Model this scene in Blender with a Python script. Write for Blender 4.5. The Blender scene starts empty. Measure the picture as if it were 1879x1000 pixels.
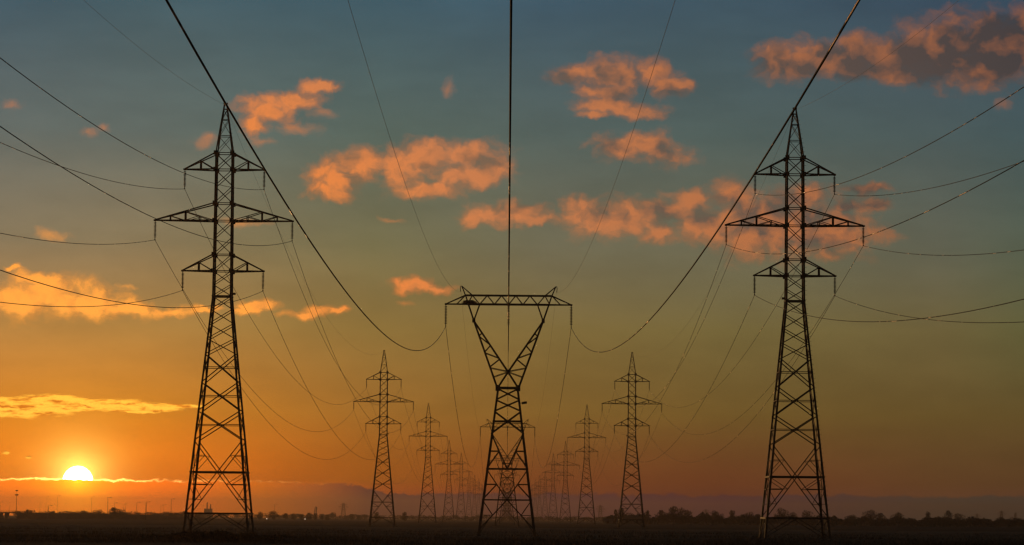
import bpy, math, random
from math import radians, sin, cos, tan, atan2, sqrt, pi, exp
from mathutils import Vector, Matrix

scene = bpy.context.scene
COL = scene.collection

# ---------------------------------------------------------------- camera
FOCAL = 5500.0            # focal length for a frame 1879 units wide (a short telephoto)
EYE = 1.884                 # eye height above the field, metres
ROLL = radians(0.48)
vp = Vector((-9.5, -452.0, -FOCAL)).normalized()          # world +Y seen from the camera
up = Vector((sin(ROLL), cos(ROLL), 0.0))
up = (up - vp * up.dot(vp)).normalized()                  # world +Z seen from the camera
xx = vp.cross(up)                                         # world +X
cam_data = bpy.data.cameras.new("camera")
cam_data.sensor_width = 36.0
cam_data.lens = 36.0 * FOCAL / 1879.0
cam_data.clip_start = 0.5
cam_data.clip_end = 60000.0
cam = bpy.data.objects.new("camera", cam_data)
COL.objects.link(cam)
R = Matrix((xx, vp, up))                                  # rows: world axes in camera coordinates
cam.matrix_world = Matrix.Translation((0, 0, EYE)) @ R.to_4x4()
scene.camera = cam

scene.render.resolution_x, scene.render.resolution_y = 1024, 545
scene.cycles.use_denoising = True
try:
    scene.cycles.denoiser = 'OPENIMAGEDENOISE'
    scene.cycles.denoising_input_passes = 'RGB_ALBEDO_NORMAL'
    scene.cycles.denoising_prefilter = 'ACCURATE'
except Exception:
    pass
scene.cycles.use_adaptive_sampling = False
scene.cycles.max_bounces = 5
scene.cycles.volume_bounces = 1
scene.cycles.transparent_max_bounces = 8
scene.cycles.pixel_filter_type = 'BLACKMAN_HARRIS'
scene.cycles.filter_width = 1.4
scene.view_settings.view_transform = 'Standard'
scene.view_settings.look = 'None'
scene.view_settings.exposure = 0.0
scene.view_settings.gamma = 1.0

# ---------------------------------------------------------------- sun and sky
SUN_AZ, SUN_EL = -8.13, 0.645          # degrees: azimuth from +Y (negative = left), elevation


def lin(c):
    return tuple(((v / 255.0) / 12.92 if v / 255.0 <= 0.04045 else ((v / 255.0 + 0.055) / 1.055) ** 2.4) for v in c) + (1.0,)


sun_data = bpy.data.lights.new("sun", 'SUN')
sun_data.energy = 0.22
sun_data.angle = radians(0.53)
sun_data.color = (1.0, 0.50, 0.16)
sun = bpy.data.objects.new("sun", sun_data)
COL.objects.link(sun)
sd = Vector((sin(radians(SUN_AZ)) * cos(radians(SUN_EL)), cos(radians(SUN_AZ)) * cos(radians(SUN_EL)), sin(radians(SUN_EL))))
sun.rotation_euler = sd.to_track_quat('Z', 'Y').to_euler()
sun.location = (0, 0, 200)

world = bpy.data.worlds.new("World")
scene.world = world
world.use_nodes = True
wt = world.node_tree
wt.nodes.clear()


class NT:
    """small helper that writes shader node maths"""
    def __init__(s, tree):
        s.t = tree

    def put(s, sock, v):
        if hasattr(v, 'is_linked') or hasattr(v, 'links'):
            s.t.links.new(v, sock)
        elif v is not None:
            sock.default_value = v

    def m(s, op, a, b=None, c=None, clamp=False):
        n = s.t.nodes.new('ShaderNodeMath')
        n.operation = op
        n.use_clamp = clamp
        s.put(n.inputs[0], a)
        s.put(n.inputs[1], b)
        s.put(n.inputs[2], c)
        return n.outputs[0]

    def v(s, op, a, b=None):
        n = s.t.nodes.new('ShaderNodeVectorMath')
        n.operation = op
        s.put(n.inputs[0], a)
        if b is not None:
            s.put(n.inputs[1], b)
        return n.outputs['Value'] if op in ('LENGTH', 'DOT_PRODUCT') else n.outputs['Vector']

    def xyz(s, x, y, z):
        n = s.t.nodes.new('ShaderNodeCombineXYZ')
        for i, q in enumerate((x, y, z)):
            s.put(n.inputs[i], q)
        return n.outputs[0]

    def noise(s, vec, scale, detail=5.0, rough=0.55, out='Fac', dims='3D'):
        n = s.t.nodes.new('ShaderNodeTexNoise')
        n.noise_dimensions = dims
        s.put(n.inputs['Vector'], vec)
        n.inputs['Scale'].default_value = scale
        n.inputs['Detail'].default_value = detail
        n.inputs['Roughness'].default_value = rough
        return n.outputs[out]

    def mix(s, f, a, b, mode='MIX'):
        n = s.t.nodes.new('ShaderNodeMix')
        n.data_type = 'RGBA'
        n.blend_type = mode
        s.put(n.inputs[0], f)
        s.put(n.inputs[6], a)
        s.put(n.inputs[7], b)
        return n.outputs[2]

    def step(s, x, lo, hi, a=0.0, b=1.0, smooth=True):
        n = s.t.nodes.new('ShaderNodeMapRange')
        n.interpolation_type = 'SMOOTHSTEP' if smooth else 'LINEAR'
        n.clamp = True
        s.put(n.inputs[0], x)
        for i, q in enumerate((lo, hi, a, b)):
            s.put(n.inputs[1 + i], q)
        return n.outputs[0]

    def ramp(s, f, stops):
        n = s.t.nodes.new('ShaderNodeValToRGB')
        cr = n.color_ramp
        while len(cr.elements) < len(stops):
            cr.elements.new(0.5)
        for e, (p, c) in zip(cr.elements, stops):
            e.position = p
            e.color = c
        s.put(n.inputs[0], f)
        return n.outputs[0]

    def scale(s, col, f):
        n = s.t.nodes.new('ShaderNodeVectorMath')
        n.operation = 'SCALE'
        s.put(n.inputs[0], col)
        s.put(n.inputs['Scale'], f)
        return n.outputs['Vector']


W = NT(wt)
tc = wt.nodes.new('ShaderNodeTexCoord')
sep = wt.nodes.new('ShaderNodeSeparateXYZ')
wt.links.new(tc.outputs['Generated'], sep.inputs[0])
DX, DY, DZ = sep.outputs
AZ = W.m('MULTIPLY', W.m('ARCTAN2', DX, DY), 180 / pi)
EL = W.m('MULTIPLY', W.m('ARCSINE', DZ), 180 / pi)

# clear-sky colours in the direction of the sunset, by elevation (degrees) at four azimuths
ELS = [0.25, 0.7, 2.0, 3.6, 5.2, 7.3, 9.8]
SKY = {
    -9.7: [(2.9157, 0.4562, 0.0000, 1), (1.2065, 0.2569, 0.0000, 1), (0.7409, 0.2377, 0.0143, 1), (0.5032, 0.2463, 0.0611, 1), (0.2500, 0.1944, 0.1086, 1), (0.1246, 0.1499, 0.1351, 1), (0.0558, 0.1071, 0.1377, 1)],
    -7.0: [(2.5695, 0.2303, 0.0000, 1), (1.2355, 0.2337, 0.0000, 1), (0.7050, 0.2307, 0.0128, 1), (0.4510, 0.2347, 0.0578, 1), (0.2621, 0.2006, 0.1036, 1), (0.1222, 0.1551, 0.1369, 1), (0.0594, 0.1119, 0.1325, 1)],
    -2.6: [(0.6564, 0.0486, 0.0000, 1), (0.4374, 0.0999, 0.0000, 1), (0.3691, 0.1542, 0.0220, 1), (0.2833, 0.1777, 0.0452, 1), (0.1845, 0.1650, 0.0760, 1), (0.0999, 0.1407, 0.1161, 1), (0.0562, 0.1138, 0.1423, 1)],
    0.8: [(0.2117, 0.0204, 0.0100, 1), (0.2286, 0.0498, 0.0098, 1), (0.2325, 0.1235, 0.0232, 1), (0.2159, 0.1500, 0.0452, 1), (0.1651, 0.1528, 0.0905, 1), (0.0909, 0.1271, 0.1139, 1), (0.0513, 0.0997, 0.1349, 1)],
    4.1: [(0.1491, 0.0148, 0.0175, 1), (0.1743, 0.0424, 0.0129, 1), (0.1691, 0.0985, 0.0212, 1), (0.1780, 0.1356, 0.0437, 1), (0.1554, 0.1488, 0.0898, 1), (0.0802, 0.1169, 0.1067, 1), (0.0529, 0.0972, 0.1265, 1)],
    8.2: [(0.2109, 0.0722, 0.0380, 1), (0.1432, 0.0592, 0.0191, 1), (0.1396, 0.0873, 0.0223, 1), (0.1644, 0.1263, 0.0463, 1), (0.1244, 0.1290, 0.0873, 1), (0.0723, 0.1067, 0.1062, 1), (0.0409, 0.0724, 0.1070, 1)],
    10.5: [(0.1956, 0.0683, 0.0453, 1), (0.1143, 0.0530, 0.0175, 1), (0.1165, 0.0766, 0.0212, 1), (0.1060, 0.1093, 0.0395, 1), (0.0793, 0.1069, 0.0702, 1), (0.0595, 0.1020, 0.1084, 1), (0.0354, 0.0667, 0.1022, 1)],
}
BANK = {
    -9.7: (2.1121, 0.3545, 0.0000, 1),
    -7.0: (2.1447, 0.3172, 0.0000, 1),
    -4.7: (1.0650, 0.2139, 0.0000, 1),
    -2.6: (0.0550, 0.0100, 0.0311, 1),
    0.8: (0.0550, 0.0100, 0.0467, 1),
    4.1: (0.0550, 0.0100, 0.0467, 1),
    8.2: (0.0550, 0.0554, 0.0467, 1),
    10.0: (0.0550, 0.0560, 0.0467, 1),
}

fac = W.m('DIVIDE', EL, 12.0, clamp=True)
cols = []
for a in sorted(SKY):
    st = [(e / 12.0, c) for e, c in zip(ELS, SKY[a])]
    cols.append((a, W.ramp(fac, st)))
sky = cols[0][1]
for (a0, _), (a1, c1) in zip(cols, cols[1:]):
    sky = W.mix(W.step(AZ, a0, a1, smooth=False), sky, c1)

# angular distance from the sun
sdir = W.v('DOT_PRODUCT', tc.outputs['Generated'], tuple(sd))
ANG = W.m('MULTIPLY', W.m('ARCCOSINE', W.m('MINIMUM', sdir, 1.0)), 180 / pi)
g1 = W.m('MULTIPLY', W.m('EXPONENT', W.m('MULTIPLY', ANG, -1 / 0.27)), 5.5)
g2 = W.m('MULTIPLY', W.m('EXPONENT', W.m('MULTIPLY', ANG, -1 / 0.85)), 0.75)
sky = W.v('ADD', sky, W.scale((1.0, 0.66, 0.14), g1))
sky = W.v('ADD', sky, W.scale((1.0, 0.42, 0.03), g2))

veil = W.noise(W.xyz(AZ, W.m('MULTIPLY', EL, 3.2), 7.0), 0.35, 6, 0.6)
sky = W.scale(sky, W.step(veil, 0.3, 0.7, 0.93, 1.07))

# clouds: groups of puffs (azimuth, elevation, half width, half height in degrees)
CLOUDS = [(-4.65,7.74,0.54,0.27), (-4.08,7.96,0.42,0.19), (-4.85,7.43,0.31,0.17), (-3.69,8.19,0.35,0.12), (-3.37,6.50,0.46,0.35), (-3.59,6.24,0.31,0.21), (-2.87,6.72,0.52,0.31), (-2.09,6.69,0.44,0.40), (-1.52,6.88,0.65,0.31), (-0.79,6.94,0.62,0.27), (-0.32,6.79,0.38,0.33), (-0.89,6.52,0.73,0.23), (-1.51,6.26,0.60,0.15), (1.28,8.49,0.52,0.21), (2.01,8.48,0.62,0.29), (2.79,8.53,0.46,0.21), (3.11,8.28,0.40,0.21), (1.81,8.14,0.58,0.17), (2.43,7.80,0.56,0.14), (1.81,7.90,0.52,0.17), (1.65,7.72,0.38,0.07), (2.23,7.10,0.58,0.25), (2.65,7.18,0.54,0.23), (2.96,6.97,0.42,0.19), (-0.67,5.74,0.35,0.19), (0.06,5.83,0.71,0.21), (0.53,5.70,0.42,0.12), (1.30,5.89,0.33,0.29), (1.72,5.66,0.58,0.29), (2.40,5.77,0.73,0.33), (3.08,5.93,0.50,0.23), (3.44,6.09,0.35,0.23), (2.87,5.44,0.35,0.19), (3.50,5.52,0.31,0.29), (4.27,6.20,0.42,0.25), (4.02,5.63,0.69,0.42), (4.85,5.48,0.94,0.48), (5.89,5.49,1.04,0.46), (4.74,5.69,0.83,0.52), (5.37,5.64,0.94,0.50), (6.05,5.54,0.69,0.35), (5.68,6.16,0.52,0.27), (6.51,6.01,0.38,0.15), (7.05,6.06,0.29,0.14), (6.87,6.35,0.46,0.10), (4.43,6.08,0.31,0.23), (5.14,8.73,0.48,0.29), (5.76,8.76,0.67,0.31), (8.36,8.76,0.88,0.42), (9.30,8.83,0.88,0.48), (6.49,8.77,0.62,0.31), (7.01,8.83,0.62,0.29), (7.74,8.78,0.73,0.38), (8.47,9.00,0.83,0.46), (9.19,9.11,0.83,0.46), (9.82,9.01,0.73,0.52), (8.99,8.53,0.58,0.27), (6.59,9.04,0.31,0.19), (7.22,8.52,0.73,0.19), (-1.76,4.40,0.48,0.14), (-1.39,4.35,0.38,0.09), (-2.14,4.46,0.15,0.10), (-3.63,3.92,0.33,0.11), (-3.89,3.84,0.42,0.08), (-3.26,3.92,0.21,0.06), (-4.83,3.99,0.35,0.09), (-4.98,3.89,0.31,0.07), (-9.31,4.01,0.94,0.33), (-8.79,4.17,0.99,0.31), (-8.16,4.02,1.04,0.27), (-7.33,3.92,0.73,0.15), (-6.49,3.90,0.52,0.09), (-9.00,4.42,0.52,0.17), (-5.87,3.93,0.42,0.06), (-9.41,4.63,0.15,0.05)]
FAINT = [(-3.66,7.68,0.23,0.10), (-5.87,7.14,0.25,0.12), (-8.08,7.22,0.19,0.08), (-7.79,7.32,0.14,0.08), (-9.57,7.68,0.21,0.09), (-4.70,7.09,0.21,0.08), (-8.69,5.30,0.27,0.11), (3.40,6.84,0.31,0.09), (9.41,7.88,0.17,0.08), (8.99,8.24,0.31,0.12), (7.04,5.39,0.38,0.15), (-7.31,4.38,0.15,0.05), (-2.24,5.68,0.21,0.04), (-1.99,4.07,0.15,0.05), (-1.21,8.22,0.14,0.15), (3.07,6.25,0.21,0.06), (-4.12,7.38,0.42,0.10), (-5.15,5.60,0.42,0.09)]
STREAKS = [(-9.29,2.01,0.94,0.16), (-8.66,2.14,0.62,0.11), (-7.83,2.08,1.04,0.10), (-7.10,2.04,0.73,0.08), (-6.58,2.08,0.62,0.04), (-9.50,1.94,0.62,0.08), (-9.49,1.16,0.07,0.03), (-9.04,1.09,0.06,0.03)]
CLOUD_SHADE = [(0.97,8.42,0.35,0.23), (1.86,8.45,0.35,0.21), (2.12,8.11,0.31,0.15), (3.01,7.00,0.35,0.17), (1.94,7.10,0.31,0.15), (3.16,8.12,0.35,0.15), (4.82,8.69,0.35,0.25), (5.66,8.56,0.62,0.19), (6.91,8.62,0.83,0.25), (7.74,8.84,0.73,0.27), (8.36,8.74,0.62,0.27), (9.30,9.27,0.73,0.35), (9.51,8.75,0.62,0.31), (8.73,9.21,0.42,0.27), (8.99,8.74,0.94,0.52), (7.95,8.63,0.83,0.42), (6.18,8.93,0.42,0.15), (6.49,8.41,0.52,0.12), (5.16,6.00,0.62,0.25), (4.75,5.58,0.52,0.17), (5.68,5.80,0.62,0.23), (6.30,6.06,0.52,0.23), (6.87,6.33,0.52,0.19), (6.82,6.04,0.35,0.15), (5.89,5.28,0.62,0.15), (4.64,5.89,0.42,0.21), (4.27,5.99,0.31,0.15), (2.87,5.93,0.31,0.15), (1.83,5.85,0.31,0.12), (3.70,5.78,0.31,0.17), (0.16,5.94,0.42,0.10), (-0.58,6.81,0.46,0.12), (-3.08,6.87,0.31,0.09), (-2.87,6.35,0.21,0.15), (3.13,5.78,0.27,0.15), (-1.62,6.67,0.21,0.08), (-1.05,6.66,0.25,0.08), (0.76,8.36,0.31,0.15)]
uv = W.xyz(AZ, EL, 0.0)
w1 = W.v('SUBTRACT', W.noise(uv, 1.3, 3, 0.6, 'Color'), (0.5, 0.5, 0.5))
w2 = W.v('SUBTRACT', W.noise(uv, 4.5, 4, 0.62, 'Color'), (0.5, 0.5, 0.5))
uvw = W.v('ADD', uv, W.v('ADD', W.v('MULTIPLY', w1, (0.55, 0.35, 0)), W.v('MULTIPLY', w2, (0.22, 0.16, 0))))


def field(items, p, gain=1.0):
    best = None
    for (u, v_, ru, rv) in items:
        d = W.v('LENGTH', W.v('MULTIPLY', W.v('SUBTRACT', p, (u, v_, 0)), (1 / (ru * gain), 1 / (rv * gain), 0)))
        if best is None:
            best = d
        else:
            n = wt.nodes.new('ShaderNodeMath')
            n.operation = 'SMOOTH_MIN'
            W.put(n.inputs[0], best)
            W.put(n.inputs[1], d)
            n.inputs[2].default_value = 0.25
            best = n.outputs[0]
    return W.m('SUBTRACT', 1.0, best)


body = field(CLOUDS, uvw, 1.22)
fb = W.noise(W.v('MULTIPLY', uvw, (1.0, 1.35, 1)), 2.1, 8, 0.56)
heavy = W.m('MULTIPLY', W.step(AZ, 4.0, 5.6), W.step(EL, 7.0, 7.7))          # the big bank high on the right is denser and greyer
body = W.m('ADD', body, W.m('MULTIPLY', heavy, 0.16))
dens = W.step(W.m('ADD', body, W.m('MULTIPLY', W.m('SUBTRACT', fb, 0.49), 1.75)), -0.22, 0.80)
# relief: the same noise a little way towards the sun
rl = []
for off in ((0.0, 0.0, 0), (-0.16, -0.03, 0)):
    rl.append(W.noise(W.v('MULTIPLY', W.v('ADD', uvw, off), (1.0, 1.35, 1)), 2.1, 5, 0.50))
relief = W.m('SUBTRACT', rl[0], rl[1])
shade = W.step(W.m('ADD', field(CLOUD_SHADE, uvw, 1.3), W.m('MULTIPLY', W.m('SUBTRACT', W.noise(uvw, 2.2, 4, 0.5), 0.5), 2.2)), -0.50, 1.15, 0.04, 1.0)
shade = W.m('ADD', shade, W.m('MULTIPLY', heavy, 0.16))
shade = W.m('ADD', shade, W.m('MULTIPLY', relief, W.m('SUBTRACT', W.m('MULTIPLY', heavy, 0.8), 1.9)), clamp=True)
lit = W.ramp(W.m('DIVIDE', ANG, 22.0, clamp=True), [(0.0, (1.25, 0.50, 0.07, 1)), (0.20, (1.15, 0.41, 0.06, 1)), (0.30, lin((242, 138, 64))),
                                                    (0.42, lin((212, 128, 76))), (0.62, lin((190, 114, 68))), (0.9, lin((170, 100, 58)))])
dark = W.ramp(W.m('DIVIDE', ANG, 22.0, clamp=True), [(0.0, lin((220, 130, 50))), (0.35, lin((160, 108, 72))), (0.55, lin((110, 86, 72))), (0.9, lin((70, 60, 58)))])
ccol = W.mix(shade, lit, dark)
ccol = W.scale(ccol, W.step(dens, 0.3, 1.0, 0.84, 1.06))       # thin edges glow less than the thick middles
dens = W.m('MULTIPLY', dens, W.step(ANG, 5.0, 11.0, 1.0, 0.86))
sky = W.mix(dens, sky, ccol)
faint = field(FAINT, uvw, 1.3)
fden = W.step(W.m('ADD', faint, W.m('MULTIPLY', W.m('SUBTRACT', fb, 0.52), 2.2)), -0.25, 1.2, 0.0, W.step(ANG, 5.0, 8.0, 0.5, 0.40))
sky = W.mix(fden, sky, lit)
# long bright streaks low over the sun
uvs = W.v('ADD', uv, W.v('MULTIPLY', w2, (0.34, 0.08, 0)))
sb = field(STREAKS, uvs, 1.28)
fs = W.noise(W.v('MULTIPLY', uvs, (1.0, 6.0, 1)), 2.0, 8, 0.66)
sden = W.step(W.m('ADD', sb, W.m('MULTIPLY', W.m('SUBTRACT', fs, 0.5), 1.0)), -0.05, 0.28)
scol = W.mix(W.step(fs, 0.37, 0.54), lin((238, 128, 24)), (1.6, 0.76, 0.07, 1))
sky = W.mix(W.m('MULTIPLY', sden, 0.95), sky, scol)

# low cloud bank along the horizon; its top edge is lit near the sun
e1 = W.noise(W.xyz(AZ, 0.0, 0.0), 0.9, 2, 0.5)
e2 = W.noise(W.xyz(AZ, W.m('MULTIPLY', EL, 1.5), 4.0), 3.6, 9, 0.70)
edge = W.step(AZ, -3.3, -2.2, 0.665, 0.505)
edge = W.m('ADD', edge, W.m('MULTIPLY', W.m('SUBTRACT', e1, 0.5), 0.12))
edge = W.m('ADD', edge, W.m('MULTIPLY', W.m('SUBTRACT', e2, 0.5), W.step(AZ, -7.5, -3.5, 0.20, 0.30)))
below = W.m('SUBTRACT', edge, EL)
bank = W.step(AZ, -10.0, 10.0, 0.0, 1.0, smooth=False)
bankc = W.ramp(bank, [((a + 10) / 20, BANK[a]) for a in sorted(BANK)])
bankc = W.v('ADD', bankc, W.scale((1.0, 0.46, 0.015), W.m('MULTIPLY', W.m('EXPONENT', W.m('MULTIPLY', ANG, -1 / 0.42)), 3.2)))
bf = W.step(below, -0.005, W.step(AZ, -6.0, 0.0, 0.015, 0.05))
# sun disc, cut by the bank
disc = W.step(ANG, 0.250, 0.290, 1.0, 0.0)
sunc = W.scale((1.0, 0.86, 0.62), W.m('MULTIPLY', disc, 40.0))
sky = W.v('ADD', sky, sunc)
sky = W.mix(bf, sky, bankc)
rimw = W.m('ABSOLUTE', W.m('ADD', below, 0.004))
patch = W.step(W.noise(uv, 3.0, 4, 0.6), 0.42, 0.60, 0.15, 1.0)
patch = W.m('MAXIMUM', patch, W.step(AZ, -7.0, -6.2, 1.0, 0.0))
rim = W.m('MULTIPLY', W.step(rimw, 0.002, 0.026, 1.0, 0.0), W.m('MULTIPLY', W.step(ANG, 1.0, 5.6, 1.0, 0.0), patch))
sky = W.v('ADD', sky, W.scale((1.0, 0.52, 0.12), W.m('MULTIPLY', rim, W.m('ADD', 0.9, W.m('MULTIPLY', W.m('EXPONENT', W.m('MULTIPLY', ANG, -0.9)), 6.0)))))

# the rest of the dome: the physical dusk sky
nish = wt.nodes.new('ShaderNodeTexSky')
nish.sky_type = 'NISHITA'
nish.sun_disc = False
nish.sun_elevation = radians(max(SUN_EL, 0.6))
nish.sun_rotation = radians(SUN_AZ)
nish.air_density = 1.4
nish.dust_density = 2.0
dome = W.scale(nish.outputs[0], 0.038)
front = W.m('MULTIPLY', W.step(W.m('ABSOLUTE', AZ), 18.0, 60.0, 1.0, 0.0), W.step(EL, 12.0, 35.0, 1.0, 0.0))
final = W.mix(front, dome, sky)
bg = wt.nodes.new('ShaderNodeBackground')
wt.links.new(final, bg.inputs[0])
bg.inputs[1].default_value = 1.0
wo = wt.nodes.new('ShaderNodeOutputWorld')
wt.links.new(bg.outputs[0], wo.inputs[0])
world.cycles.sampling_method = 'MANUAL'
world.cycles.sample_map_resolution = 512

# ---------------------------------------------------------------- materials


def mat(name, color, rough=0.7, metal=0.0, vary=0.25, scale=3.0, spec=0.5, bump=0.0, detail=6):
    m = bpy.data.materials.new(name)
    m.use_nodes = True
    t = m.node_tree
    n = NT(t)
    b = t.nodes['Principled BSDF']
    co = t.nodes.new('ShaderNodeTexCoord').outputs['Object']
    f = n.noise(co, scale, detail, 0.6)
    c0 = tuple(c * (1 - vary) for c in color) + (1,)
    c1 = tuple(min(1, c * (1 + vary)) for c in color) + (1,)
    t.links.new(n.mix(n.step(f, 0.35, 0.65), c0, c1), b.inputs['Base Color'])
    b.inputs['Roughness'].default_value = rough
    b.inputs['Metallic'].default_value = metal
    b.inputs['Specular IOR Level'].default_value = spec
    if bump:
        bn = t.nodes.new('ShaderNodeBump')
        bn.inputs['Strength'].default_value = 1.0
        bn.inputs['Distance'].default_value = bump
        t.links.new(f, bn.inputs['Height'])
        t.links.new(bn.outputs[0], b.inputs['Normal'])
    return m


M_STEEL = mat('weathered_galvanised_steel', (0.06, 0.056, 0.05), 0.55, 0.5, 0.3, 1.5)
M_WIRE = mat('aluminium_conductor', (0.035, 0.030, 0.026), 0.6, 0.0, 0.5, 0.25, 0.15)
M_EARTHW = mat('steel_earth_wire', (0.16, 0.11, 0.08), 0.55, 0.3, 0.3, 0.5, 0.3)
# stranded conductor: low-sun glints painted in as patches of warm, shinier metal
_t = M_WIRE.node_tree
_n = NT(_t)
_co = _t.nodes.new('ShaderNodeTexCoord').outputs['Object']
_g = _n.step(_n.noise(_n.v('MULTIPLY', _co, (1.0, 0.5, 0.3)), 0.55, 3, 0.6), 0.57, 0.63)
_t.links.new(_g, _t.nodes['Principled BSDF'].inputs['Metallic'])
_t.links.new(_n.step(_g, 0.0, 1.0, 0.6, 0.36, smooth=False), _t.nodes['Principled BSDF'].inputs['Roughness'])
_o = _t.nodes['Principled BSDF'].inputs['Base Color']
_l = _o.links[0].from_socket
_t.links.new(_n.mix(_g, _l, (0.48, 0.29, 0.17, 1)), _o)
M_INS = mat('brown_glazed_porcelain', (0.04, 0.024, 0.016), 0.45, 0.0, 0.2, 8.0, 0.3)
M_PLATE = mat('dark_enamel_plate', (0.04, 0.035, 0.03), 0.5, 0.2, 0.1)
M_CONC = mat('rough_concrete', (0.11, 0.10, 0.09), 0.9, 0, 0.25, 4.0)
M_LEAF = mat('tree_foliage', (0.035, 0.042, 0.022), 0.8, 0, 0.45, 0.8, 0.2)
M_SCRUB = mat('scrub_leaves', (0.035, 0.033, 0.02), 0.85, 0, 0.5, 0.9, 0.2)
M_GRASS = mat('dry_grass', (0.075, 0.058, 0.034), 0.85, 0, 0.5, 0.15, 0.2)
M_BARK = mat('tree_bark', (0.06, 0.045, 0.035), 0.9, 0, 0.3, 5.0)
M_TWIG = mat('nest_twigs', (0.05, 0.038, 0.028), 0.9, 0, 0.3, 5.0)
M_BRICK = mat('plastered_masonry', (0.16, 0.14, 0.12), 0.9, 0, 0.2, 1.0)
M_ROOF = mat('dark_roof_tiles', (0.07, 0.045, 0.035), 0.9, 0, 0.2, 2.0)
HAZE = 0.0002

# ---------------------------------------------------------------- mesh tools


class MB:
    def __init__(s):
        s.v, s.f = [], []

    def add(s, vs, fs):
        o = len(s.v)
        s.v += [tuple(p) for p in vs]
        s.f += [tuple(i + o for i in f) for f in fs]

    def frame(s, p, q, ref):
        d = (q - p).normalized()
        a = ref - d * ref.dot(d)
        if a.length < 1e-4:
            a = Vector((0.3, 1, 0.2)) - d * Vector((0.3, 1, 0.2)).dot(d)
        a.normalize()
        return d, a, d.cross(a)

    def bar(s, p, q, w, h=None, ref=(0, 0, 1)):
        """rectangular bar from p to q: w across, h along ref"""
        p, q = Vector(p), Vector(q)
        h = w if h is None else h
        w *= 0.9
        d, a, b = s.frame(p, q, Vector(ref))
        vs = []
        for e in (p, q):
            for i, j in ((-1, -1), (1, -1), (1, 1), (-1, 1)):
                vs.append(e + a * (j * h / 2) + b * (i * w / 2))
        s.add(vs, [(0, 1, 2, 3), (7, 6, 5, 4), (0, 4, 5, 1), (1, 5, 6, 2), (2, 6, 7, 3), (3, 7, 4, 0)])

    def angle(s, p, q, w, t, fa, fb):
        """L-section steel angle whose corner runs p-q, flanges along fa and fb"""
        p, q = Vector(p), Vector(q)
        fa, fb = Vector(fa), Vector(fb)
        prof = [(0, 0), (w, 0), (w, t), (t, t), (t, w), (0, w)]
        vs = [e + fa * a + fb * b for e in (p, q) for a, b in prof]
        s.add(vs, [tuple(range(6)), tuple(range(11, 5, -1))] + [(i, i + 6, (i + 1) % 6 + 6, (i + 1) % 6) for i in range(6)])

    def box(s, c, size, rz=0.0):
        c = Vector(c)
        x, y, z = (k / 2 for k in size)
        cr, sr = cos(rz), sin(rz)
        vs = [c + Vector((i * x * cr - j * y * sr, i * x * sr + j * y * cr, k * z)) for k in (-1, 1) for i, j in ((-1, -1), (1, -1), (1, 1), (-1, 1))]
        s.add(vs, [(3, 2, 1, 0), (4, 5, 6, 7), (0, 1, 5, 4), (1, 2, 6, 5), (2, 3, 7, 6), (3, 0, 4, 7)])

    def tube(s, pts, r, n=6, taper=None):
        pts = [Vector(p) for p in pts]
        vs, fs = [], []
        for i, p in enumerate(pts):
            d = (pts[min(i + 1, len(pts) - 1)] - pts[max(i - 1, 0)]).normalized()
            a = Vector((1, 0, 0)) if abs(d.x) < 0.8 else Vector((0, 0, 1))
            a = (a - d * a.dot(d)).normalized()
            b = d.cross(a)
            rr = r if taper is None else taper[i]
            for k in range(n):
                t = 2 * pi * k / n
                vs.append(p + a * (rr * cos(t)) + b * (rr * sin(t)))
        for i in range(len(pts) - 1):
            for k in range(n):
                fs.append((i * n + k, i * n + (k + 1) % n, (i + 1) * n + (k + 1) % n, (i + 1) * n + k))
        fs.append(tuple(range(n - 1, -1, -1)))
        fs.append(tuple((len(pts) - 1) * n + k for k in range(n)))
        s.add(vs, fs)

    def lathe(s, c, prof, n=10):
        c = Vector(c)
        vs, fs = [], []
        for (r, z) in prof:
            for k in range(n):
                t = 2 * pi * k / n
                vs.append(c + Vector((r * cos(t), r * sin(t), z)))
        for i in range(len(prof) - 1):
            for k in range(n):
                fs.append((i * n + k, i * n + (k + 1) % n, (i + 1) * n + (k + 1) % n, (i + 1) * n + k))
        fs.append(tuple(range(n - 1, -1, -1)))
        fs.append(tuple((len(prof) - 1) * n + k for k in range(n)))
        s.add(vs, fs)

    def mesh(s, name, material, smooth=False):
        me = bpy.data.meshes.new(name)
        me.from_pydata(s.v, [], s.f)
        me.materials.append(material)
        if smooth:
            me.polygons.foreach_set('use_smooth', [True] * len(me.polygons))
        me.update()
        return me

    def build(s, name, material, parent=None, loc=(0, 0, 0), smooth=False):
        return link(name, s.mesh(name, material, smooth), parent, loc)


def link(name, data, parent=None, loc=(0, 0, 0), rz=0.0, sc=None):
    o = bpy.data.objects.new(name, data)
    COL.objects.link(o)
    o.parent = parent
    o.location = loc
    o.rotation_euler.z = rz
    if sc:
        o.scale = sc
    return o


def tag(o, label, cat, group=None, kind=None):
    if label:
        o['label'] = label
    if cat:
        o['category'] = cat
    if group:
        o['group'] = group
    if kind:
        o['kind'] = kind
    return o


def copy_tree(o, parent=None):
    kids = list(o.children)
    c = o.copy()
    COL.objects.link(c)
    c.parent = parent
    for ch in kids:
        copy_tree(ch, c)
    return c


def interp(tab, z):
    """tab: list of (z, w) from high to low"""
    for (z0, w0), (z1, w1) in zip(tab, tab[1:]):
        if z <= z0 and z >= z1:
            return w1 + (w0 - w1) * (z - z1) / (z0 - z1)
    return tab[-1][1] if z < tab[-1][0] else tab[0][1]


CORN = [(-1, -1), (1, -1), (1, 1), (-1, 1)]


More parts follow.
